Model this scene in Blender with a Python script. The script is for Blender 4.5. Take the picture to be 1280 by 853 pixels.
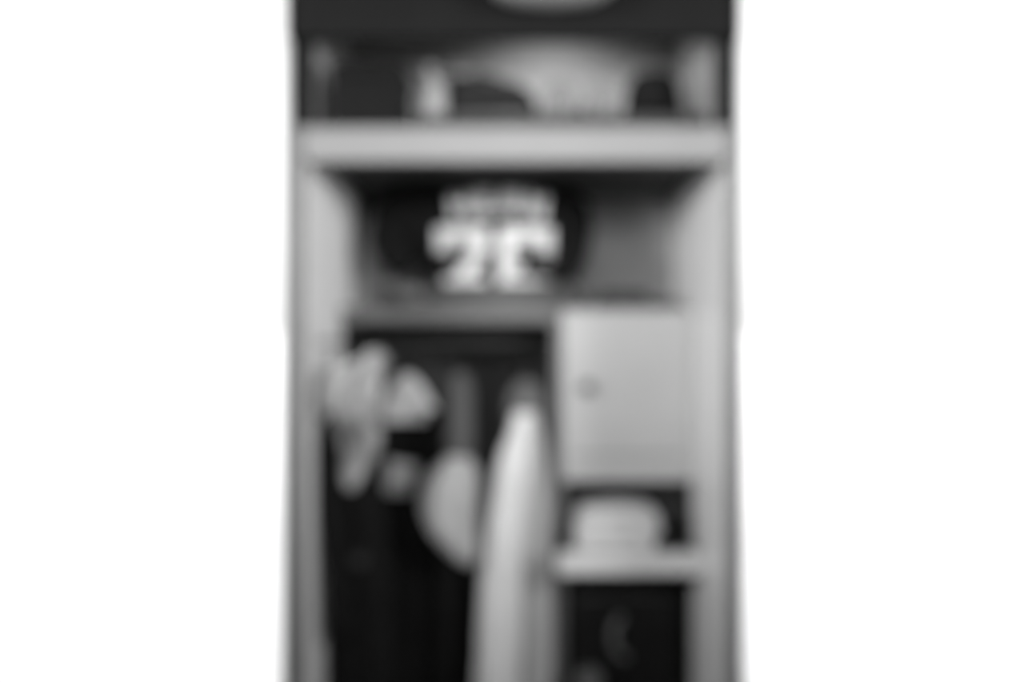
import bpy, bmesh, math, random
from mathutils import Vector, noise
for o in list(bpy.data.objects): bpy.data.objects.remove(o)
S = bpy.context.scene
C = S.collection
random.seed(4)

# ------------------------------------------------------------------ camera
D, FP, ZC = 2.0, 1130.0, 1.55            # distance to the locker face, focal length in pixels, eye height
VX, VY = 655.0, 426.5                    # vanishing point
cam = bpy.data.cameras.new('camera'); co = bpy.data.objects.new('camera', cam); C.objects.link(co)
co.location = (0, -D, ZC); co.rotation_euler = (math.pi/2, 0, 0)
cam.sensor_width = 36; cam.lens = 36*FP/1280
cam.shift_x = -(VX-640)/1280
cam.clip_start = 0.01
cam.dof.use_dof = True                   # the photograph is far out of focus
cam.dof.focus_distance = 0.30
cam.dof.aperture_fstop = cam.lens/10.4
S.camera = co
# ------------------------------------------------------------------ world, lights, exposure
w = bpy.data.worlds.new('world'); S.world = w; w.use_nodes = True
w.node_tree.nodes['Background'].inputs[0].default_value = (1, 1, 1, 1)
w.node_tree.nodes['Background'].inputs[1].default_value = 0.035
def area(name, loc, target, sx, sy, power, spread=180):
    l = bpy.data.lights.new(name, 'AREA'); l.shape = 'RECTANGLE'; l.size = sx; l.size_y = sy; l.energy = power
    l.spread = math.radians(spread)
    o = bpy.data.objects.new(name, l); C.objects.link(o); o.location = loc
    o.rotation_euler = (Vector(target)-Vector(loc)).to_track_quat('-Z', 'Y').to_euler()
    return o
area('room_light', (-1.7, -1.6, 2.05), (0.25, 0.2, 1.98), 0.6, 0.4, 10.3, 70)
area('room_light', (1.75, -1.6, 2.05), (-0.2, 0.2, 1.98), 0.6, 0.4, 10.3, 70)
area('room_light', (0.0, -2.4, 2.12), (0.0, 0.4, 1.75), 0.5, 0.4, 4.2, 66)
for wx in (-1.095, 1.045):  # added unseen narrow beams behind the camera, only to push the side walls to white
    area('added_wall_fill', (wx, -3.2, 0.75), (wx, 0, 0.75), 1.12, 0.6, 2.3, 1)
    area('added_wall_fill', (wx, -3.2, 1.31), (wx, 0, 1.31), 1.12, 0.52, 1.85, 1)
area('added_wall_fill', (-1.04, -3.2, 1.98), (-1.04, 0, 1.98), 0.66, 0.84, 1.25, 1)  # further added beams for the upper outer parts of the walls
area('added_wall_fill', (1.0, -3.2, 1.98), (1.0, 0, 1.98), 0.66, 0.84, 1.25, 1)
S.view_settings.view_transform = 'Standard'; S.view_settings.look = 'None'
S.view_settings.gamma = 1; S.view_settings.use_curve_mapping = False
S.view_settings.exposure = 0.0
try: S.cycles.use_denoising = True
except Exception: pass

# ------------------------------------------------------------------ helpers
def P(px, py, y):                        # a point of the photograph at its real depth y
    k = (D+y)/FP
    return Vector(((px-VX)*k, y, ZC+(VY-py)*k))
def X(px, y): return P(px, 0, y).x
def Z(py, y): return P(0, py, y).z

def mat(name, v, rough=0.5, var=0.0, scale=20, bump=0.0, metal=0.0, bscale=None, spec=None):
    m = bpy.data.materials.new(name); m.use_nodes = True
    nt = m.node_tree; b = nt.nodes['Principled BSDF']
    b.inputs['Roughness'].default_value = rough; b.inputs['Metallic'].default_value = metal
    b.inputs['Specular IOR Level'].default_value = spec if spec is not None else (0.5 if v > 0.1 or metal else 0.12)
    tc = nt.nodes.new('ShaderNodeTexCoord')
    n = nt.nodes.new('ShaderNodeTexNoise'); n.inputs['Scale'].default_value = scale; n.inputs['Detail'].default_value = 4
    nt.links.new(tc.outputs['Object'], n.inputs['Vector'])
    r = nt.nodes.new('ShaderNodeValToRGB')
    a, c = v*(1-var), min(1, v*(1+var))
    r.color_ramp.elements[0].position = 0.3; r.color_ramp.elements[1].position = 0.7
    r.color_ramp.elements[0].color = (a, a, a, 1); r.color_ramp.elements[1].color = (c, c, c, 1)
    nt.links.new(n.outputs['Fac'], r.inputs['Fac']); nt.links.new(r.outputs['Color'], b.inputs['Base Color'])
    if bump:
        n2 = nt.nodes.new('ShaderNodeTexNoise'); n2.inputs['Scale'].default_value = bscale or scale*8
        nt.links.new(tc.outputs['Object'], n2.inputs['Vector'])
        bp = nt.nodes.new('ShaderNodeBump'); bp.inputs['Strength'].default_value = bump; bp.inputs['Distance'].default_value = 0.004
        nt.links.new(n2.outputs['Fac'], bp.inputs['Height']); nt.links.new(bp.outputs['Normal'], b.inputs['Normal'])
    return m
M = dict(
    white_wall=mat('white_wall', 0.85, 0.8, 0.01, 6, 0.05),
    floor=mat('floor', 0.12, 0.6, 0.15, 8), ceiling=mat('ceiling', 0.35, 0.9, 0.03, 8),
    panel=mat('panel', 0.75, 0.45, 0.03, 9, 0.03), edge=mat('edge', 0.115, 0.5, 0.04, 12),
    header=mat('header', 0.195, 0.45, 0.03, 9), shelf_edge=mat('shelf_edge', 0.115, 0.5, 0.05, 12),
    door=mat('door', 0.43, 0.4, 0.03, 7), backing=mat('backing', 0.27, 0.6, 0.04, 7),
    upper_back=mat('upper_back', 0.52, 0.6, 0.03, 7), ledge=mat('ledge', 0.62, 0.45, 0.03, 9), bag_cloth=mat('bag_cloth', 0.38, 0.95, 0.12, 18, 0.5, 0, 350), robe_shade=mat('robe_shade', 0.36, 0.95, 0.05, 18, 0.5, 0, 350),  # the robe's side fold cloth is white cloth with shade put into its colour
    neck_cloth=mat('neck_cloth', 0.09, 0.95, 0.1, 25, 0.4, 0, 350), hood_cloth=mat('hood_cloth', 0.11, 0.95, 0.08, 25, 0.4, 0, 350), rolled=mat('rolled', 0.22, 1.0, 0.03, 30, 0.8, 0, 420),
    riser=mat('riser', 0.042, 0.6, 0.05, 10),
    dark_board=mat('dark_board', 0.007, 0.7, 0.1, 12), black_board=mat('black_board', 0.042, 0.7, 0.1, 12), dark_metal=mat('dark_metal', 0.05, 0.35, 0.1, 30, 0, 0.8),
    steel=mat('steel', 0.45, 0.3, 0.05, 30, 0, 0.9),
    black_box=mat('black_box', 0.004, 0.65, 0.2, 20), black_cloth=mat('black_cloth', 0.008, 0.9, 0.3, 25, 0.3, 0, 300),
    jersey=mat('jersey', 0.007, 0.8, 0.2, 25, 0.3, 0, 300), number=mat('number', 0.62, 0.7, 0.02, 30),
    letters=mat('letters', 0.62, 0.7, 0.02, 30), pad=mat('pad', 0.12, 0.5, 0.1, 15), hem=mat('hem', 0.09, 0.8, 0.1, 20),
    white_cloth=mat('white_cloth', 0.70, 0.95, 0.05, 25, 0.5, 0, 350), grey_cloth=mat('grey_cloth', 0.40, 0.95, 0.1, 25, 0.4, 0, 350),
    camo=mat('camo', 0.25, 0.9, 0.9, 11, 0.3, 0, 300), dim_cloth=mat('dim_cloth', 0.06, 0.9, 0.2, 20, 0.3, 0, 300),
    towel=mat('towel', 0.66, 1.0, 0.03, 30, 0.8, 0, 420), plastic=mat('plastic', 0.32, 0.35, 0.03, 20),
    rubber=mat('rubber', 0.22, 0.7, 0.05, 20), mid_plastic=mat('mid_plastic', 0.10, 0.4, 0.06, 20),
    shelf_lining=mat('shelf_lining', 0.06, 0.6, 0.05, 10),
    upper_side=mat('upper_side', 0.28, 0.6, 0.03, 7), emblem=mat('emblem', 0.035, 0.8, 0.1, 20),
    lamp_glass=mat('lamp_glass', 0.17, 0.4, 0.02, 20),
    dark_shoe=mat('dark_shoe', 0.014, 0.6, 0.3, 30, 0.2),
)
def link(name, bm, m, parent=None, smooth=False):
    me = bpy.data.meshes.new(name)
    bmesh.ops.recalc_face_normals(bm, faces=bm.faces)
    if smooth:
        for f in bm.faces: f.smooth = True
    bm.to_mesh(me); bm.free()
    me.materials.append(M[m] if isinstance(m, str) else m)
    o = bpy.data.objects.new(name, me); C.objects.link(o)
    if parent is not None:
        o.parent = parent
        pl = Vector((0, 0, 0)); q = parent
        while q is not None: pl = pl+q.location; q = q.parent
        me.transform(__import__('mathutils').Matrix.Translation(-pl))
    return o
def tag(o, label, cat, group=None):
    o['label'] = label; o['category'] = cat
    if group: o['group'] = group
    return o
def struct(o): o['kind'] = 'structure'; return o
def thing(name, label, cat, loc, group=None):
    o = bpy.data.objects.new(name, None); C.objects.link(o); o.location = loc
    o.empty_display_size = 0.05
    return tag(o, label, cat, group)
def add_box(bm, a, b, bev=0.0, seg=2):
    x0, x1 = sorted((a[0], b[0])); y0, y1 = sorted((a[1], b[1])); z0, z1 = sorted((a[2], b[2]))
    t = bmesh.new()
    bmesh.ops.create_cube(t, size=1)
    for v in t.verts: v.co = Vector(((x0+x1)/2+v.co.x*(x1-x0), (y0+y1)/2+v.co.y*(y1-y0), (z0+z1)/2+v.co.z*(z1-z0)))
    if bev: bmesh.ops.bevel(t, geom=t.edges[:], offset=bev, segments=seg, profile=0.5, affect='EDGES')
    me = bpy.data.meshes.new('t'); t.to_mesh(me); t.free(); bm.from_mesh(me); bpy.data.meshes.remove(me)
    return bm
def box(name, a, b, m, parent=None, bev=0.003, seg=2):
    return link(name, add_box(bmesh.new(), a, b, bev, seg), m, parent)
def add_tube(bm, pts, r, n=10, cap=True):
    pts = [Vector(p) for p in pts]; rings = []
    rr = r if isinstance(r, (list, tuple)) else [r]*len(pts)
    up = None
    for i, p in enumerate(pts):
        t = (pts[min(i+1, len(pts)-1)]-pts[max(i-1, 0)]).normalized()
        if up is None: up = Vector((0, 0, 1)) if abs(t.z) < 0.9 else Vector((0, 1, 0))
        a = t.cross(up).normalized(); b = a.cross(t).normalized(); up = b
        rings.append([bm.verts.new(p+(a*math.cos(q)+b*math.sin(q))*rr[i]) for q in [2*math.pi*k/n for k in range(n)]])
    for A, B in zip(rings, rings[1:]):
        for k in range(n): bm.faces.new((A[k], A[(k+1) % n], B[(k+1) % n], B[k]))
    if cap: bm.faces.new(rings[0]); bm.faces.new(rings[-1])
    return bm
def add_lathe(bm, c, prof, n=28):        # prof: (radius, z)
    rings = []
    for r, z in prof: rings.append([bm.verts.new((c[0]+r*math.cos(2*math.pi*k/n), c[1]+r*math.sin(2*math.pi*k/n), z)) for k in range(n)])
    for A, B in zip(rings, rings[1:]):
        for k in range(n): bm.faces.new((A[k], A[(k+1) % n], B[(k+1) % n], B[k]))
    bm.faces.new(rings[0]); bm.faces.new(rings[-1])
    return bm
def catmull(keys, m):
    out = []; n = len(keys)-1
    for i in range(m+1):
        t = i/m*n; k = min(int(t), n-1); f = t-k
        p0, p1, p2, p3 = keys[max(k-1, 0)], keys[k], keys[k+1], keys[min(k+2, n)]
        out.append([0.5*(2*b+(c-a)*f+(2*a-5*b+4*c-d)*f*f+(3*b-a-3*c+d)*f**3) for a, b, c, d in zip(p0, p1, p2, p3)])
    return out
def add_loft(bm, keys, n=48, m=40, pw=2.2, ripple=0.0, waves=7, seed=0.0, lump=0.0):
    """keys: (cx, cy, z, half width, half depth) from top to bottom: a soft closed body with folds running down"""
    rings = []
    for i, (cx, cy, z, hw, hd) in enumerate(catmull(keys, m)):
        hw = max(hw, 0.002); hd = max(hd, 0.002); rg = []
        amt = min(1.0, i/(m*0.35))
        for k in range(n):
            a = 2*math.pi*k/n; c, s = math.cos(a), math.sin(a)
            ux = math.copysign(abs(c)**(2/pw), c); uy = math.copysign(abs(s)**(2/pw), s)
            f = 1+ripple*amt*math.sin(a*waves+seed+1.3*math.sin(z*5+seed))
            f += lump*noise.noise(Vector((c*2+seed, s*2, z*14)))
            rg.append(bm.verts.new((cx+ux*hw*f, cy+uy*hd*f, z)))
        rings.append(rg)
    for A, B in zip(rings, rings[1:]):
        for k in range(n): bm.faces.new((A[k], A[(k+1) % n], B[(k+1) % n], B[k]))
    bm.faces.new(rings[0]); bm.faces.new(rings[-1])
    return bm
def pk(rows, y):                         # rows (py, cx, half width px, half depth m[, dy]) -> loft keys at depth y
    k = (D+y)/FP
    return [((r[1]-VX)*k, y+(r[4] if len(r) > 4 else 0), ZC+(VY-r[0])*k, r[2]*k, r[3]) for r in rows]

# ------------------------------------------------------------------ the setting
XL, XR = X(356, 0), X(927, 0)            # the alcove between the two white walls
IL, IR = X(380, 0), X(908, 0)            # inner faces of the locker sides
TOP = 2.62
struct(box('wall_left', (-2.6, -0.012, 0), (XL, 0.95, TOP), 'white_wall', None, 0))
struct(box('wall_right', (XR, -0.012, 0), (2.6, 0.95, TOP), 'white_wall', None, 0))
struct(box('wall_back', (XL, 0.80, 0), (XR, 0.95, TOP), 'upper_back', None, 0))
struct(box('floor', (-2.6, -4.2, -0.08), (2.6, 0.95, 0), 'floor', None, 0))
struct(box('ceiling', (-2.6, -0.70, TOP), (2.6, 0.95, TOP+0.08), 'ceiling', None, 0))

# ------------------------------------------------------------------ the locker
YS, YB = 0.40, 0.72                      # front of shelves and door, face of the back panel
LK = thing('locker', 'tall pale grey built-in sports locker stall between two white walls', 'locker', (0, 0, 0))
HT, HB = Z(159, 0), Z(203, 0)            # header top and bottom
SEAT = 0.45
bm = add_box(bmesh.new(), (XL, 0.004, 0), (IL, 0.76, HT-0.004), 0.002); link('side_panel', bm, 'panel', LK)
bm = add_box(bmesh.new(), (IR, 0.004, 0), (XR, 0.76, HT-0.004), 0.002); link('side_panel', bm, 'panel', LK)
for a, b in ((XL, IL), (IR, XR)):
    o = box('stile', (a+0.001, -0.010, 0), (b, 0.004, HT), 'edge', LK, 0.003)
o = box('header_board', (IL, -0.008, HB), (IR, 0.022, HT), 'header', LK, 0.006)
box('top_shelf', (IL, 0.022, HT-0.032), (IR, 0.76, HT-0.002), 'backing', LK, 0.001)
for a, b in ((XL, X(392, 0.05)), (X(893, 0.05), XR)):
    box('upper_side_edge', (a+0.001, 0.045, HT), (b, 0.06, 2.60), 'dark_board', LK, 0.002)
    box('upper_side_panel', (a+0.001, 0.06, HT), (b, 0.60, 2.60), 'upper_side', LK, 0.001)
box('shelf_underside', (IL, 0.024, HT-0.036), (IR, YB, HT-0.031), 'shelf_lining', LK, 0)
box('upper_back_panel', (XL+0.002, 0.60, HT), (XR-0.002, 0.615, 2.60), 'upper_back', LK, 0)
box('soffit_board', (XL+0.001, 0.01, Z(47, 0.01)), (XR-0.001, 0.044, TOP-0.002), 'dark_board', LK, 0.003)
box('riser', (X(518, 0.1), 0.12, HT-0.002), (X(889, 0.1), 0.42, Z(143, 0.12)), 'riser', LK, 0.003)
# middle shelf, back panels
ZS = Z(385, YS); ZSB = Z(403, YS)
box('middle_shelf', (IL, YS+0.006, ZSB), (IR, YB, ZS), 'backing', LK, 0.001)
box('shelf_edge', (IL, YS-0.004, ZSB), (X(701, YS), YS+0.006, ZS), 'shelf_edge', LK, 0.002)
box('back_panel', (IL, YB, ZS-0.02), (IR, YB+0.02, HT-0.03), 'backing', LK, 0)
XD0, XD1 = X(692, YS), X(706, YS)        # divider between hanging bay and the right column
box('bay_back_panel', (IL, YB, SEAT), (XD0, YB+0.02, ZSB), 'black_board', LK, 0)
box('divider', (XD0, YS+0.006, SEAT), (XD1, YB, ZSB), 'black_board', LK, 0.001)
box('divider_edge', (XD0, YS-0.004, SEAT), (XD1, YS+0.006, ZSB), 'shelf_edge', LK, 0.002)
box('seat_deck', (IL, 0.0, SEAT-0.04), (IR, 0.76, SEAT), 'panel', LK, 0.004)
box('base_front', (IL, 0.03, 0), (IR, 0.05, SEAT-0.04), 'edge', LK, 0.002)
# bay lining
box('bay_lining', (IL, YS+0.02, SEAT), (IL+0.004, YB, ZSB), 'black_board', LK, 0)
# cupboard
ZD0 = Z(601, YS-0.01)
box('cupboard_floor', (XD1, YS+0.012, ZD0-0.018), (IR, YB, ZD0), 'black_board', LK, 0)
dr = box('cupboard_door', (XD1-0.006, YS-0.018, ZD0), (IR-0.003, YS+0.004, Z(388, YS-0.01)), 'door', LK, 0.004)
c = P(733, 484, YS-0.018)
bm = bmesh.new()
add_tube(bm, [c+Vector((0, -d, 0)) for d in (-0.001, 0.006, 0.012, 0.016, 0.022, 0.026)], [0.009, 0.008, 0.009, 0.016, 0.016, 0.009], 20)
link('knob', bm, 'dark_metal', dr, True)
bm = add_box(bmesh.new(), P(718, 572, YS-0.0195), P(852, 569, YS-0.0175), 0)
link('groove', bm, 'shelf_edge', dr)
# nook with ledge, lower compartment
YN = 0.25
ZL1, ZL0 = Z(694, YN), Z(719, YN)
box('ledge', (X(697, YN), YN, ZL0), (IR, YN+0.05, ZL1), 'ledge', LK, 0.004)
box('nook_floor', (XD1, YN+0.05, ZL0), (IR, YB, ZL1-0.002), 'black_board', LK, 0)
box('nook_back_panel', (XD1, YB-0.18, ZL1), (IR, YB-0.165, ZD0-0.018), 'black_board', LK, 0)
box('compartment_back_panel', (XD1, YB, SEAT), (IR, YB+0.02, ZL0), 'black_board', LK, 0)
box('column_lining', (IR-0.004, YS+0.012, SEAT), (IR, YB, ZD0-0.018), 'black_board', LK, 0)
for s in (ZL0,): box('ledge_bracket', (XD1-0.012, YN+0.01, s-0.02), (XD1, YS, s), 'shelf_edge', LK, 0.001)
# rod and hooks
YR = 0.50; ZR = Z(428, YR)
link('hanging_rod', add_tube(bmesh.new(), [(IL+0.004, YR, ZR), (XD0, YR, ZR)], 0.012, 14), 'black_board', LK, True)

# ------------------------------------------------------------------ light over the locker
XLAMP = X(693, 0.4)
LT = thing('downlight', 'round ceiling downlight above the top shelf of the locker', 'light', (XLAMP, 0.31, TOP))
bm = bmesh.new()
prof = [(0.055, TOP), (0.055, TOP-0.05), (0.048, TOP-0.05), (0.044, TOP-0.012), (0.002, TOP-0.012)]
add_lathe(bm, (XLAMP, 0.31), prof, 32); link('lamp_housing', bm, 'steel', LT, False)
le = bpy.data.materials.new('lamp_lens'); le.use_nodes = True
le.node_tree.nodes['Principled BSDF'].inputs['Emission Color'].default_value = (1, 1, 1, 1)
le.node_tree.nodes['Principled BSDF'].inputs['Emission Strength'].default_value = 6
link('lamp_lens', add_lathe(bmesh.new(), (XLAMP, 0.31), [(0.040, TOP-0.013), (0.040, TOP-0.018), (0.002, TOP-0.020)], 24), le, LT)
sp = bpy.data.lights.new('downlight_beam', 'SPOT'); sp.energy = 6.2; sp.spot_size = math.radians(140); sp.spot_blend = 0.7; sp.shadow_soft_size = 0.03
so = bpy.data.objects.new('downlight_beam', sp); C.objects.link(so); so.location = (XLAMP, 0.31, TOP-0.06)

xd = X(690, -0.06)
DL = thing('dome_lamp', 'shallow grey dome lamp on the black soffit at the top edge', 'light', (xd, 0.009, Z(-12, -0.06)))
zd0 = Z(8, -0.06)
bm = bmesh.new()
add_lathe(bm, (xd, 0), [(0.002, zd0), (0.05, zd0+0.003), (0.095, zd0+0.012), (0.125, zd0+0.028), (0.14, zd0+0.05)], 40)
for v in bm.verts: v.co.y = v.co.y*0.45-0.056
link('lamp_shade', bm, 'lamp_glass', DL, True)
box('lamp_base', (xd-0.12, -0.05, zd0+0.048), (xd+0.12, 0.0095, zd0+0.07), 'dark_metal', DL, 0.004)

# ------------------------------------------------------------------ things on the top shelf
a, b = P(411, 75, 0.06), P(505, 75, 0.06)
BX = thing('storage_box', 'matt black square box at the left end of the top shelf', 'box', ((a.x+b.x)/2, 0.15, HT-0.002))
box('box_body', (a.x+0.003, 0.063, HT-0.002), (b.x-0.003, 0.247, a.z-0.03), 'black_box', BX, 0.004)
box('box_lid', (a.x, 0.06, a.z-0.032), (b.x, 0.25, a.z), 'black_box', BX, 0.004)
ZRI = Z(143, 0.12)
# squeeze bottle
c = P(538, 0, 0.17); k = 2.17/FP
BT = thing('squeeze_bottle', 'white squeeze bottle with tapered top beside the black box', 'bottle', (c.x, 0.17, ZRI))
h = Z(84, 0.17)-ZRI
bm = add_lathe(bmesh.new(), (c.x, 0.17), [(0.030, ZRI), (0.036, ZRI+0.004), (0.036, ZRI+h*0.35), (0.033, ZRI+h*0.52), (0.029, ZRI+h*0.60)], 30)
link('bottle_body', bm, 'plastic', BT, True)
link('bottle_cap', add_lathe(bmesh.new(), (c.x, 0.17), [(0.029, ZRI+h*0.60), (0.026, ZRI+h*0.66), (0.010, ZRI+h*0.84)], 24), 'plastic', BT)
link('nozzle', add_lathe(bmesh.new(), (c.x, 0.17), [(0.007, ZRI+h*0.84), (0.006, ZRI+h*0.93), (0.009, ZRI+h*0.93), (0.009, ZRI+h)], 18), 'plastic', BT)
# sneaker, toe to the right
y0 = 0.21; k = (D+y0)/FP
x0, x1 = X(559, y0), X(671, y0); L = x1-x0
SH = thing('sneaker', 'dark low sneaker lying side on, toe towards the two rolled towels', 'shoe', ((x0+x1)/2, y0, ZRI))
def shoe_body(zb, tops, ws):
    bm = bmesh.new(); rings = []
    n = 20; m = 24
    for i, (t, top, wd) in enumerate(catmull([(i/(len(tops)-1), a, b) for i, (a, b) in enumerate(zip(tops, ws))], m)):
        rg = []
        for q in range(n):
            a = 2*math.pi*q/n; cc, ss = math.cos(a), math.sin(a)
            z = zb+(top-zb)*(0.5+0.5*math.copysign(abs(ss)**0.7, ss))
            rg.append(bm.verts.new((x0+L*t, y0+wd*math.copysign(abs(cc)**0.7, cc)*(1-0.35*max(0, ss)), z)))
        rings.append(rg)
    for A, B in zip(rings, rings[1:]):
        for q in range(n): bm.faces.new((A[q], A[(q+1) % n], B[(q+1) % n], B[q]))
    bm.faces.new(rings[0]); bm.faces.new(rings[-1])
    return bm
hz = Z(92, y0)-ZRI
link('upper', shoe_body(ZRI+0.016, [ZRI+hz*0.95, ZRI+hz*1.02, ZRI+hz*0.92, ZRI+hz*0.88, ZRI+hz*0.85, ZRI+hz*0.82, ZRI+hz*0.72, ZRI+hz*0.45], [0.02, 0.034, 0.036, 0.036, 0.04, 0.044, 0.042, 0.02]), 'dark_shoe', SH, True)
link('sole', shoe_body(ZRI, [ZRI+0.022]*8, [0.024, 0.037, 0.038, 0.038, 0.043, 0.047, 0.045, 0.024]), 'rubber', SH, True)
bm = bmesh.new()
for i in range(4):
    xx = x0+L*(0.42+0.09*i); zz = ZRI+hz*(0.87-0.02*i)
    add_tube(bm, [(xx, y0-0.028, zz-0.012), (xx+0.003, y0, zz+0.003), (xx, y0+0.028, zz-0.012)], 0.0025, 6)
lc = link('laces', bm, 'rubber', SH, True); lc['label'] = 'grey laces'
cr = [(x0+L*(0.16+0.13*math.cos(2*math.pi*j/20)), y0+0.024*math.sin(2*math.pi*j/20), ZRI+hz*(0.965+0.03*math.cos(4*math.pi*j/20))) for j in range(21)]
link('collar', add_tube(bmesh.new(), cr, 0.005, 8, False), 'rubber', SH, True)
bm = bmesh.new()
add_tube(bm, [(x0+L*0.27, y0, ZRI+hz*1.0), (x0+L*0.38, y0, ZRI+hz*0.90), (x0+L*0.62, y0, ZRI+hz*0.82)], [0.008, 0.012, 0.010], 12)
link('tongue', bm, 'dark_shoe', SH, True)
# two rolled towels seen end on
for i, (pa, pb, lab) in enumerate(((676, 728, 'rolled white hand towel beside the sneaker toe, left one of a pair'), (729, 781, 'rolled white hand towel beside the black cap, right one of a pair'))):
    y1 = 0.16; k = (D+y1)/FP; r = (pb-pa)/2*k; cx = X((pa+pb)/2, y1); zr = (Z(94, y1)-ZRI)/2
    bm = bmesh.new(); rings = []
    spir = []                            # a flat strip rolled up, in section
    for q in range(60):
        a = q/59*5.5*math.pi; rr = r*(0.12+0.88*q/59)
        spir.append((math.cos(a)*rr, math.sin(a)*rr))
    th = 0.0138*r/0.05
    for yy in (y1-0.0, y1+0.02, y1+0.16):
        rg = []
        for sgn in (1, -1):
            seq = spir if sgn == 1 else spir[::-1]
            for (u, v) in seq:
                l = math.hypot(u, v); f = max(0.0005, l+(-th if sgn == -1 else 0))/l
                rg.append(bm.verts.new((cx+u*f, yy, ZRI+zr+v*f*zr/r)))
        rings.append(rg)
    n = len(rings[0])
    for A, B in zip(rings, rings[1:]):
        for q in range(n): bm.faces.new((A[q], A[(q+1) % n], B[(q+1) % n], B[q]))
    for rg in (rings[0], rings[-1]):
        for q in range(59): bm.faces.new((rg[q], rg[q+1], rg[n-2-q], rg[n-1-q]))
    tag(link('rolled_towel', bm, 'rolled', None, False), lab, 'towel', 'rolled towels on the top shelf')
# cap
y2 = 0.22; cx = X(818, y2); k = (D+y2)/FP; rw = 37*k; hh = Z(92, y2)-ZRI
CP = thing('cap', 'black brimmed cap at the right end of the top shelf', 'cap', (cx, y2, ZRI))
bm = bmesh.new(); rings = []
for i in range(9):
    t = i/8; rr = rw*math.cos(t*1.35)**0.45; z = ZRI+0.006+(hh-0.006)*math.sin(t*math.pi/2)
    rings.append([bm.verts.new((cx+rr*math.cos(q)*1.0, y2+0.02+rr*1.15*math.sin(q), z)) for q in [2*math.pi*j/28 for j in range(28)]])
for A, B in zip(rings, rings[1:]):
    for q in range(28): bm.faces.new((A[q], A[(q+1) % 28], B[(q+1) % 28], B[q]))
bm.faces.new(rings[0]); bm.faces.new(rings[-1])
link('crown', bm, 'black_cloth', CP, True)
bm = bmesh.new(); top = []; bot = []
for rr in (1.0, 1.35, 1.75):
    row = []
    for j in range(13):
        a = math.pi*1.08+j/12*math.pi*0.84
        row.append(Vector((cx+rw*(0.9 if rr > 1 else 1)*math.cos(a)*(1+0.02*rr), y2+0.02+rw*1.15*math.sin(a)*rr, ZRI+0.016-0.010*abs(math.cos(a))*rr*0.8)))
    top.append(row)
T = [[bm.verts.new(p) for p in r] for r in top]; B_ = [[bm.verts.new(p-Vector((0, 0, 0.003))) for p in r] for r in top]
for G in (T, B_):
    for i in range(2):
        for j in range(12): bm.faces.new((G[i][j], G[i][j+1], G[i+1][j+1], G[i+1][j]))
for j in range(12): bm.faces.new((T[2][j], T[2][j+1], B_[2][j+1], B_[2][j])); bm.faces.new((T[0][j], T[0][j+1], B_[0][j+1], B_[0][j]))
for i in range(2):
    bm.faces.new((T[i][0], T[i+1][0], B_[i+1][0], B_[i][0])); bm.faces.new((T[i][12], T[i+1][12], B_[i+1][12], B_[i][12]))
link('brim', bm, 'black_cloth', CP, True)
link('button', add_lathe(bmesh.new(), (cx, y2+0.02), [(0.006, ZRI+hh-0.001), (0.006, ZRI+hh+0.003), (0.002, ZRI+hh+0.005)], 12), 'black_cloth', CP, True)

# ------------------------------------------------------------------ jersey over shoulder pads
YJ, YF = 0.555, 0.44                     # centre and front of the jersey
kf = (D+YF)/FP
def jz(py): return ZC+(VY-py)*kf
def jx(px): return (px-VX)*kf
rows = [(224, 605, 62, .05), (227, 604, 98, .075), (236, 601, 126, .095), (250, 600, 140, .108), (268, 600, 143, .113), (287, 602, 138, .115),
        (303, 610, 118, .114), (322, 616, 102, .114), (345, 619, 97, .114), (366, 620, 100, .116), (384.6, 620, 104, .118)]
jkeys = [(jx(r[1]), YJ, jz(r[0]), r[2]*kf, r[3]) for r in rows]
JE = thing('football_jersey', 'black numbered football jersey over shoulder pads on the middle shelf', 'jersey', (jx(612), YJ, ZS+0.001))
PW = 3.0
jb = link('jersey_body', add_loft(bmesh.new(), jkeys, 64, 44, PW, 0.012, 9, 0.7, 0.03), 'jersey', JE, True)
def jfront(x, z):
    ks = catmull(jkeys, 88)
    for A, B in zip(ks, ks[1:]):
        if A[2] >= z >= B[2]:
            f = (A[2]-z)/max(1e-6, A[2]-B[2]); c_, y_, _, hw, hd = [p+(q-p)*f for p, q in zip(A, B)]
            u = min(0.97, abs((x-c_)/hw)); return y_-hd*(1-u**PW)**(1/PW)
    return YJ-0.11
def stroke_mesh(strokes, width, lift=0.0055):
    """flat printed strokes that follow the front of the jersey; strokes in photograph pixels"""
    bm = bmesh.new()
    for st in strokes:
        for si, ((ax, ay), (bx, by)) in enumerate(zip(st, st[1:])):
            d = Vector((bx-ax, by-ay)); l = d.length; d.normalize(); nrm = Vector((-d.y, d.x))
            turn = lambda q: 0.5 if abs(d.angle(Vector(q).normalized())) > 1.0 else 0.12
            e0 = turn((ax-st[si-1][0], ay-st[si-1][1])) if si else 0.3
            e1 = turn((st[si+2][0]-bx, st[si+2][1]-by)) if si+2 < len(st) else 0.3
            a = Vector((ax, ay))-d*width*e0; ns = max(2, int(l/5)); full = l+width*(e0+e1)
            grid = []
            for i in range(ns+1):
                row = []
                for j in range(5):
                    p = a+d*full*i/ns+nrm*width*(j/4-0.5)
                    x, z = jx(p.x), jz(p.y)
                    row.append(bm.verts.new((x, jfront(x, z)-lift, z)))
                grid.append(row)
            for i in range(ns):
                for j in range(4): bm.faces.new((grid[i][j], grid[i][j+1], grid[i+1][j+1], grid[i+1][j]))
    r = bmesh.ops.extrude_face_region(bm, geom=bm.faces[:])
    for v in r['geom']:
        if isinstance(v, bmesh.types.BMVert): v.co.y += 0.003
    return bm
def digit(st, w): 
    o = link('number_digit', stroke_mesh(st, w), 'number', JE); return o
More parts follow.
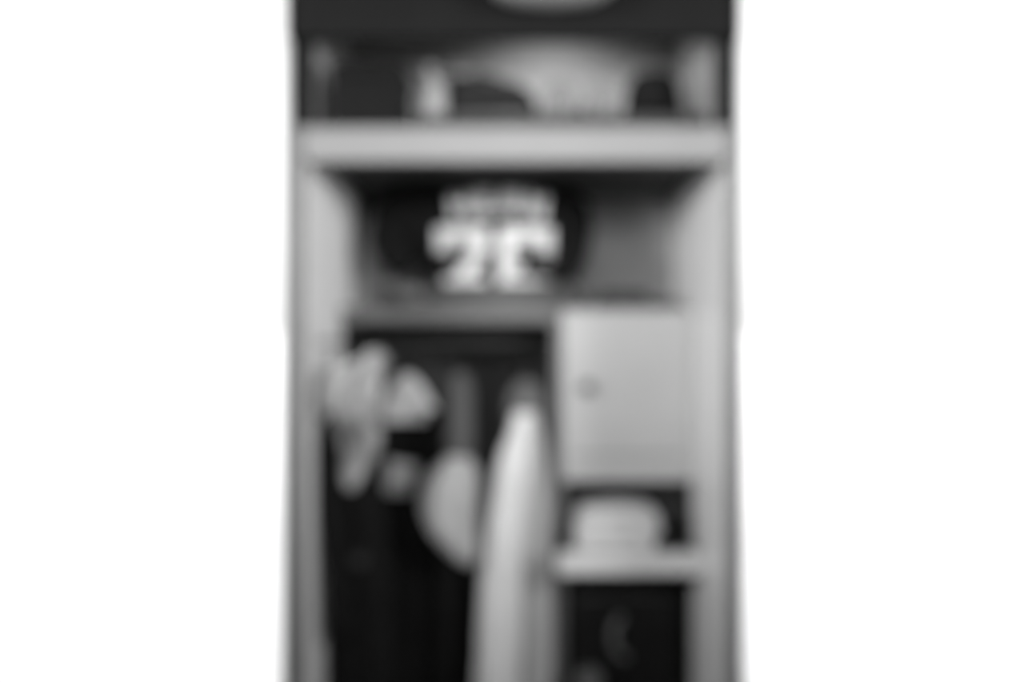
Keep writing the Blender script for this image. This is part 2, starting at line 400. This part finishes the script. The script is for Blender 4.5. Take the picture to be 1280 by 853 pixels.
digit([[(554, 310), (554, 294), (602, 294), (602, 306), (596, 320), (584, 336), (574, 354), (602, 354)], [(574, 354), (560, 354)]], 19)['label'] = 'white digit 2'
digit([[(682, 309), (682, 294), (633, 294), (633, 356), (682, 356), (682, 330), (640, 330)]], 19)['label'] = 'white digit 6'
def letter(ch, px, py, rot, w=23, h=30, sw=7.5):
    G = {'H': [[(0, 0), (0, 1)], [(1, 0), (1, 1)], [(0, .5), (1, .5)]], 'E': [[(1, 0), (0, 0), (0, 1), (1, 1)], [(0, .5), (.8, .5)]],
         'R': [[(0, 1), (0, 0), (1, 0), (1, .5), (0, .5)], [(.45, .5), (1, 1)]], 'N': [[(0, 1), (0, 0), (1, 1), (1, 0)]]}[ch]
    cr, sr = math.cos(rot), math.sin(rot); st = []
    for s in G:
        q = []
        for u, v in s:
            a, b = (u-.5)*(w-sw), (v-.5)*(h-sw); q.append((px+a*cr-b*sr, py+a*sr+b*cr))
        st.append(q)
    link('name_letter', stroke_mesh(st, sw), 'letters', JE)
for ch, px, py, rt in (('H', 575, 257, -.16), ('E', 606, 252, -.05), ('R', 638, 252, .05), ('N', 670, 257, .16)):
    letter(ch, px, py, rt, 27, 34, 9.5)
# gathered hem and the grey rims of the pads that show below the sleeves
hk = [(jx(cx), YJ, jz(py), hw*kf, hd) for py, cx, hw, hd in ((353, 621, 99, .118), (358, 621, 104, .126), (372, 622, 108, .127), (384.8, 622, 112, .127))]
link('hem', add_loft(bmesh.new(), hk, 64, 8, PW, 0.012, 17, 0.2, 0.02), 'hem', JE, True)
def jersey_sleeve(pts, label=None):
    o = link('sleeve', add_tube(bmesh.new(), [(jx(a), y, jz(b)) for a, b, y, r in catmull(pts, 22)], [r for a, b, y, r in catmull(pts, 22)], 20), 'jersey', JE, True)
    if label: o['label'] = label
jersey_sleeve([(716, 262, .52, .030), (722, 290, .48, .038), (718, 318, .435, .035), (704, 340, .415, .030), (680, 337, .405, .026), (655, 328, .408, .023)], 'black sleeve folded across the lower right of the number')
jersey_sleeve([(488, 262, .52, .032), (478, 290, .49, .042), (490, 316, .47, .044), (510, 334, .46, .038)])
def pad_rim(pts, r):
    return link('pad_rim', add_tube(bmesh.new(), [(jx(a), y, jz(b)) for a, b, y in pts], r, 14), 'pad', JE, True)
pad_rim([(470, 342, .52), (484, 356, .50), (506, 366, .475), (530, 371, .46)], [.022, .028, .026, .018])
pad_rim([(706, 334, .48), (718, 350, .475), (727, 366, .48), (734, 376, .49)], [.012, .018, .02, .017])
cl = []
for j in range(21):
    a = math.pi*2*j/20; cl.append((jx(608)+0.085*math.cos(a), YJ+0.05*math.sin(a), jz(226)+0.002))
link('collar', add_tube(bmesh.new(), cl, 0.010, 8, False), 'jersey', JE, True)
# dark cloth beside it
bm = bmesh.new(); y3 = 0.50
kk = (D+y3)/FP
for (pa, pb, h1) in ((744, 842, 0.024), (748, 808, 0.046)):
    add_box(bm, (X(pa, y3), 0.44, ZS+0.001+(0.022 if h1 > .03 else 0)), (X(pb, y3), 0.62, ZS+0.001+h1), 0.010, 3)
tag(link('folded_shorts', bm, 'dim_cloth', None, True), 'dark shorts folded low beside the numbered jersey', 'clothing')

# ------------------------------------------------------------------ hanging bay
def hook_at(p, parent=LK):
    p = Vector(p)
    bm = add_tube(bmesh.new(), [p+Vector((0.0, 0.0, 0.03)), p+Vector((0, -0.012, 0.028)), p+Vector((0, -0.014, 0.012)), p, p+Vector((0, 0.014, 0.004)), p+Vector((0, 0.016, 0.014))], 0.004, 8)
    return link('hook', bm, 'dark_metal', parent, True)
# black coat against the left side
y4 = 0.25
CT = thing('coat', 'long black coat hanging against the left side panel, below the patterned shirt', 'coat', P(425, 853, y4))
link('coat_body', add_loft(bmesh.new(), pk([(505, 436, 10, .02), (520, 436, 18, .03), (545, 438, 27, .06), (600, 444, 33, .08), (680, 448, 36, .085), (760, 451, 39, .085), (900, 454, 40, .085), (960, 454, 38, .085)], y4), 80, 60, 2.2, 0.07, 9, 1.0, 0.07), 'black_cloth', CT, True)
link('sleeve', add_loft(bmesh.new(), pk([(512, 424, 9, .02), (540, 412, 16, .03), (600, 411, 16, .034), (660, 414, 15, .034), (720, 422, 13, .034), (790, 428, 12, .03)], 0.125), 30, 40, 2.1, 0.06, 5, 2.0, 0.05), 'black_cloth', CT, True)
link('emblem', add_tube(bmesh.new(), [P(449, 700, y4-0.075), P(449, 700, y4-0.092)], [0.019, 0.017], 18), 'emblem', CT)['label'] = 'faint round grey emblem'
# patterned shirt bunched above it
y5 = 0.115
SHT = thing('patterned_shirt', 'grey and white patterned shirt bunched on a hook at the upper left', 'shirt', P(445, 600, y5))
link('shirt_body', add_loft(bmesh.new(), pk([(438, 470, 8, .012), (450, 466, 19, .025), (466, 449, 26, .035), (490, 440, 33, .042), (520, 442, 29, .042), (550, 449, 25, .04), (575, 447, 18, .035), (598, 441, 12, .025), (612, 438, 5, .01)], y5), 52, 46, 2.2, 0.12, 5, 0.4, 0.16), 'camo', SHT, True)
link('sleeve', add_loft(bmesh.new(), pk([(452, 440, 8, .015), (465, 428, 15, .03), (482, 420, 16, .035), (500, 415, 14, .03), (516, 412, 9, .02)], 0.075), 30, 24, 2.1, 0.1, 4, 0.9, 0.1), 'bag_cloth', SHT, True)['label'] = 'white sleeve'
hk = P(470, 440, 0.13)
link('wall_hook', add_tube(bmesh.new(), [(IL, 0.14, hk.z+0.02), (hk.x-0.03, 0.14, hk.z+0.02), (hk.x, 0.135, hk.z+0.006), (hk.x+0.008, 0.135, hk.z+0.02)], 0.004, 8), 'dark_metal', LK, True)
# black jacket with white shoulder
y6 = 0.53
JK = thing('jacket', 'black jacket with a white shoulder and a grey chest patch', 'jacket', P(510, 853, y6))
link('jacket_body', add_loft(bmesh.new(), pk([(505, 512, 24, .05), (530, 512, 34, .08), (560, 512, 42, .095), (620, 512, 60, .11), (720, 516, 72, .12), (853, 520, 78, .125), (960, 520, 78, .125)], y6), 96, 60, 2.3, 0.07, 11, 0.2, 0.07), 'black_cloth', JK, True)
link('shoulder_yoke', add_loft(bmesh.new(), pk([(468, 509, 6, .015), (478, 509, 15, .04), (495, 510, 25, .065), (510, 510, 33, .082), (524, 511, 38, .090)], y6), 44, 24, 2.6, 0.04, 6, 0.5, 0.05), 'white_cloth', JK, True)['label'] = 'white shoulder yoke'
link('sleeve', add_loft(bmesh.new(), pk([(512, 538, 3, .006), (520, 542, 9, .02), (560, 550, 16, .04), (640, 556, 19, .045), (740, 555, 18, .042), (820, 552, 17, .04), (870, 551, 16, .04)], 0.42), 34, 44, 2.1, 0.07, 5, 2.4, 0.05), 'black_cloth', JK, True)
pf = y6-0.118
def patch_pt(px, py):
    return P(px, py, pf)
bm = bmesh.new()
g = []
for i in range(9):
    row = []
    for j in range(7):
        t, u = i/8, j/6
        row.append(bm.verts.new(patch_pt(484-10*t+38*u+4*math.sin(t*3), 576+42*t+5*u*(1-t))+Vector((0, 0.004*math.sin(u*6)+0.006*(u-.5)**2, 0))))
    g.append(row)
for i in range(8):
    for j in range(6): bm.faces.new((g[i][j], g[i][j+1], g[i+1][j+1], g[i+1][j]))
r = bmesh.ops.extrude_face_region(bm, geom=bm.faces[:])
for v in r['geom']:
    if isinstance(v, bmesh.types.BMVert): v.co.y += 0.02
link('chest_patch', bm, 'grey_cloth', JK, True)['label'] = 'grey slanted chest patch'
# its hanger
HG = thing('clothes_hanger', 'dark hanger holding the black jacket on the rod', 'hanger', P(511, 460, y6))
q = P(510, 470, y6); ry = Vector((q.x, YR, ZR))
link('hook', add_tube(bmesh.new(), [q, q+Vector((0, 0.01, 0.03)), Vector((q.x, YR-0.03, ZR-0.02)), Vector((q.x, YR-0.018, ZR+0.010)), Vector((q.x, YR, ZR+0.016)), Vector((q.x, YR+0.018, ZR+0.008))], 0.003, 8), 'dark_metal', HG, True)
link('shoulder_bar', add_tube(bmesh.new(), [P(490, 500, y6), P(500, 483, y6), P(510, 471, y6), P(522, 484, y6), P(536, 504, y6)], 0.006, 8), 'dark_metal', HG, True)
# pale drawstring bag
y7 = 0.31
DB = thing('drawstring_bag', 'pale drawstring bag with long gathered grey neck, hanging beside the white robe', 'bag', P(570, 700, y7))
link('bag', add_loft(bmesh.new(), pk([(566, 574, 13, .022), (578, 572, 19, .036), (592, 567, 29, .048), (615, 562, 33, .052), (640, 562, 31, .052), (664, 568, 27, .048), (684, 577, 20, .04), (698, 583, 13, .025), (706, 586, 6, .012)], y7), 50, 40, 2.2, 0.10, 6, 0.8, 0.10), 'bag_cloth', DB, True)
link('neck', add_loft(bmesh.new(), pk([(466, 575, 7, .012), (480, 575, 13, .02), (520, 575, 15, .025), (552, 574, 16, .027), (572, 574, 14, .023)], y7), 36, 36, 2.1, 0.14, 6, 0.1, 0.05), 'neck_cloth', DB, True)['label'] = 'grey gathered neck'
tie = [P(574+14.5*math.cos(2*math.pi*j/16), 569+1.5*math.sin(j), y7)+Vector((0, 0.0255*math.sin(2*math.pi*j/16), 0)) for j in range(17)]
link('tie', add_tube(bmesh.new(), tie, 0.004, 8, False), 'dark_metal', DB, True)
q = P(575, 467, y7)
link('cord', add_tube(bmesh.new(), [q, q+Vector((0.004, 0.03, 0.03)), Vector((q.x+0.004, YR-0.016, ZR-0.004)), Vector((q.x+0.004, YR, ZR+0.016)), Vector((q.x+0.002, YR+0.016, ZR-0.002)), q+Vector((-0.002, 0.035, 0.015)), q], 0.003, 6, False), 'dark_metal', DB, True)
# white robe
y8 = 0.43
RB = thing('robe', 'long white robe hanging next to the cupboard column', 'robe', P(645, 853, y8))
link('robe_body', add_loft(bmesh.new(), pk([(515, 655, 12, .025), (540, 650, 14, .045), (565, 645, 18, .06), (600, 639, 21, .07), (660, 632, 24, .08), (740, 628, 27, .085), (853, 624, 29, .09), (960, 622, 30, .09)], y8-0.04), 96, 64, 2.2, 0.085, 9, 1.9, 0.05), 'white_cloth', RB, True)
link('side_fold', add_loft(bmesh.new(), pk([(515, 664, 9, .02), (545, 667, 13, .03), (600, 669, 18, .036), (680, 670, 22, .04), (760, 671, 23, .042), (853, 671, 24, .042), (960, 671, 24, .042)], y8-0.03), 44, 50, 2.2, 0.07, 5, 0.6, 0.03), 'robe_shade', RB, True)['label'] = 'side fold with shade painted in as grey'  # shaded side of the white robe, its shade painted into the cloth colour
link('hood', add_loft(bmesh.new(), pk([(476, 658, 8, .015), (486, 658, 17, .03), (504, 657, 23, .045), (524, 656, 22, .045), (545, 655, 15, .03)], y8), 56, 30, 2.2, 0.14, 7, 0.5, 0.12), 'hood_cloth', RB, True)['label'] = 'grey hood'
q = P(658, 477, y8)
link('loop', add_tube(bmesh.new(), [q, q+Vector((0, 0.02, 0.03)), Vector((q.x, YR-0.015, ZR)), Vector((q.x, YR, ZR+0.016)), Vector((q.x, YR+0.016, ZR))], 0.003, 8), 'dark_metal', RB, True)

# ------------------------------------------------------------------ right column
y9 = 0.275
TW = thing('folded_towel', 'thick folded white towel in the small open nook under the cupboard', 'towel', (X(775, y9), y9+0.07, ZL1))
zt = Z(637, y9+0.02); hgt = zt-ZL1
lay = [(720, 822, 0.00, 0.36), (721, 828, 0.34, 0.70), (726, 826, 0.68, 1.0)]
for a, b, f0, f1 in lay:
    bm = bmesh.new()
    add_box(bm, (X(a, y9), y9+0.002, ZL1+0.0005+hgt*f0), (X(b, y9), y9+0.17, ZL1+0.0005+hgt*f1), hgt*(f1-f0)*0.46, 4)
    bmesh.ops.subdivide_edges(bm, edges=[e for e in bm.edges if e.calc_length() > 0.06], cuts=8, use_grid_fill=True)
    for v in bm.verts:
        u = (v.co.x-X(775, y9))/0.1
        if f1 > 0.9 and v.co.z > zt-0.02: v.co.z += 0.005*noise.noise(v.co*18)-0.010*abs(u)**3
        v.co.y += 0.004*noise.noise(v.co*25)
    link('towel_fold', bm, 'towel', TW, True)
# duffel bag
yb = 0.36
BG = thing('duffel_bag', 'black bag standing in the lower right compartment', 'bag', (X(783, yb), 0.50, SEAT))
zb = Z(735, yb)
box('bag_body', (X(713, yb), yb, SEAT), (X(853, yb), 0.66, zb), 'black_cloth', BG, 0.035, 4)
hp = []
for j in range(15):
    a = math.radians(115+j/14*150); hp.append(P(785+20*math.cos(a)*0.9, 796-26*math.sin(a), yb-0.006-0.012*math.sin(j/14*math.pi)))
link('handle', add_tube(bmesh.new(), hp, 0.009, 10), 'pad', BG, True)['label'] = 'faint grey curved handle'
link('zip', add_tube(bmesh.new(), [P(722, 748, yb-0.002), P(785, 746, yb-0.002), P(845, 748, yb-0.002)], 0.003, 6), 'dim_cloth', BG, True)
# drink bottle
yd = 0.29; cx = X(736, yd); zd = Z(838, yd)
DK = thing('drink_bottle', 'grey drink bottle standing before the black bag at the bottom edge', 'bottle', (cx, yd, SEAT))
hb = zd-SEAT
link('bottle_body', add_lathe(bmesh.new(), (cx, yd), [(0.034, SEAT), (0.038, SEAT+0.006), (0.038, SEAT+hb*0.72), (0.034, SEAT+hb*0.80), (0.030, SEAT+hb*0.82)], 28), 'mid_plastic', DK, True)
link('bottle_cap', add_lathe(bmesh.new(), (cx, yd), [(0.034, SEAT+hb*0.82), (0.034, SEAT+hb*0.95), (0.024, SEAT+hb)], 28), 'mid_plastic', DK)
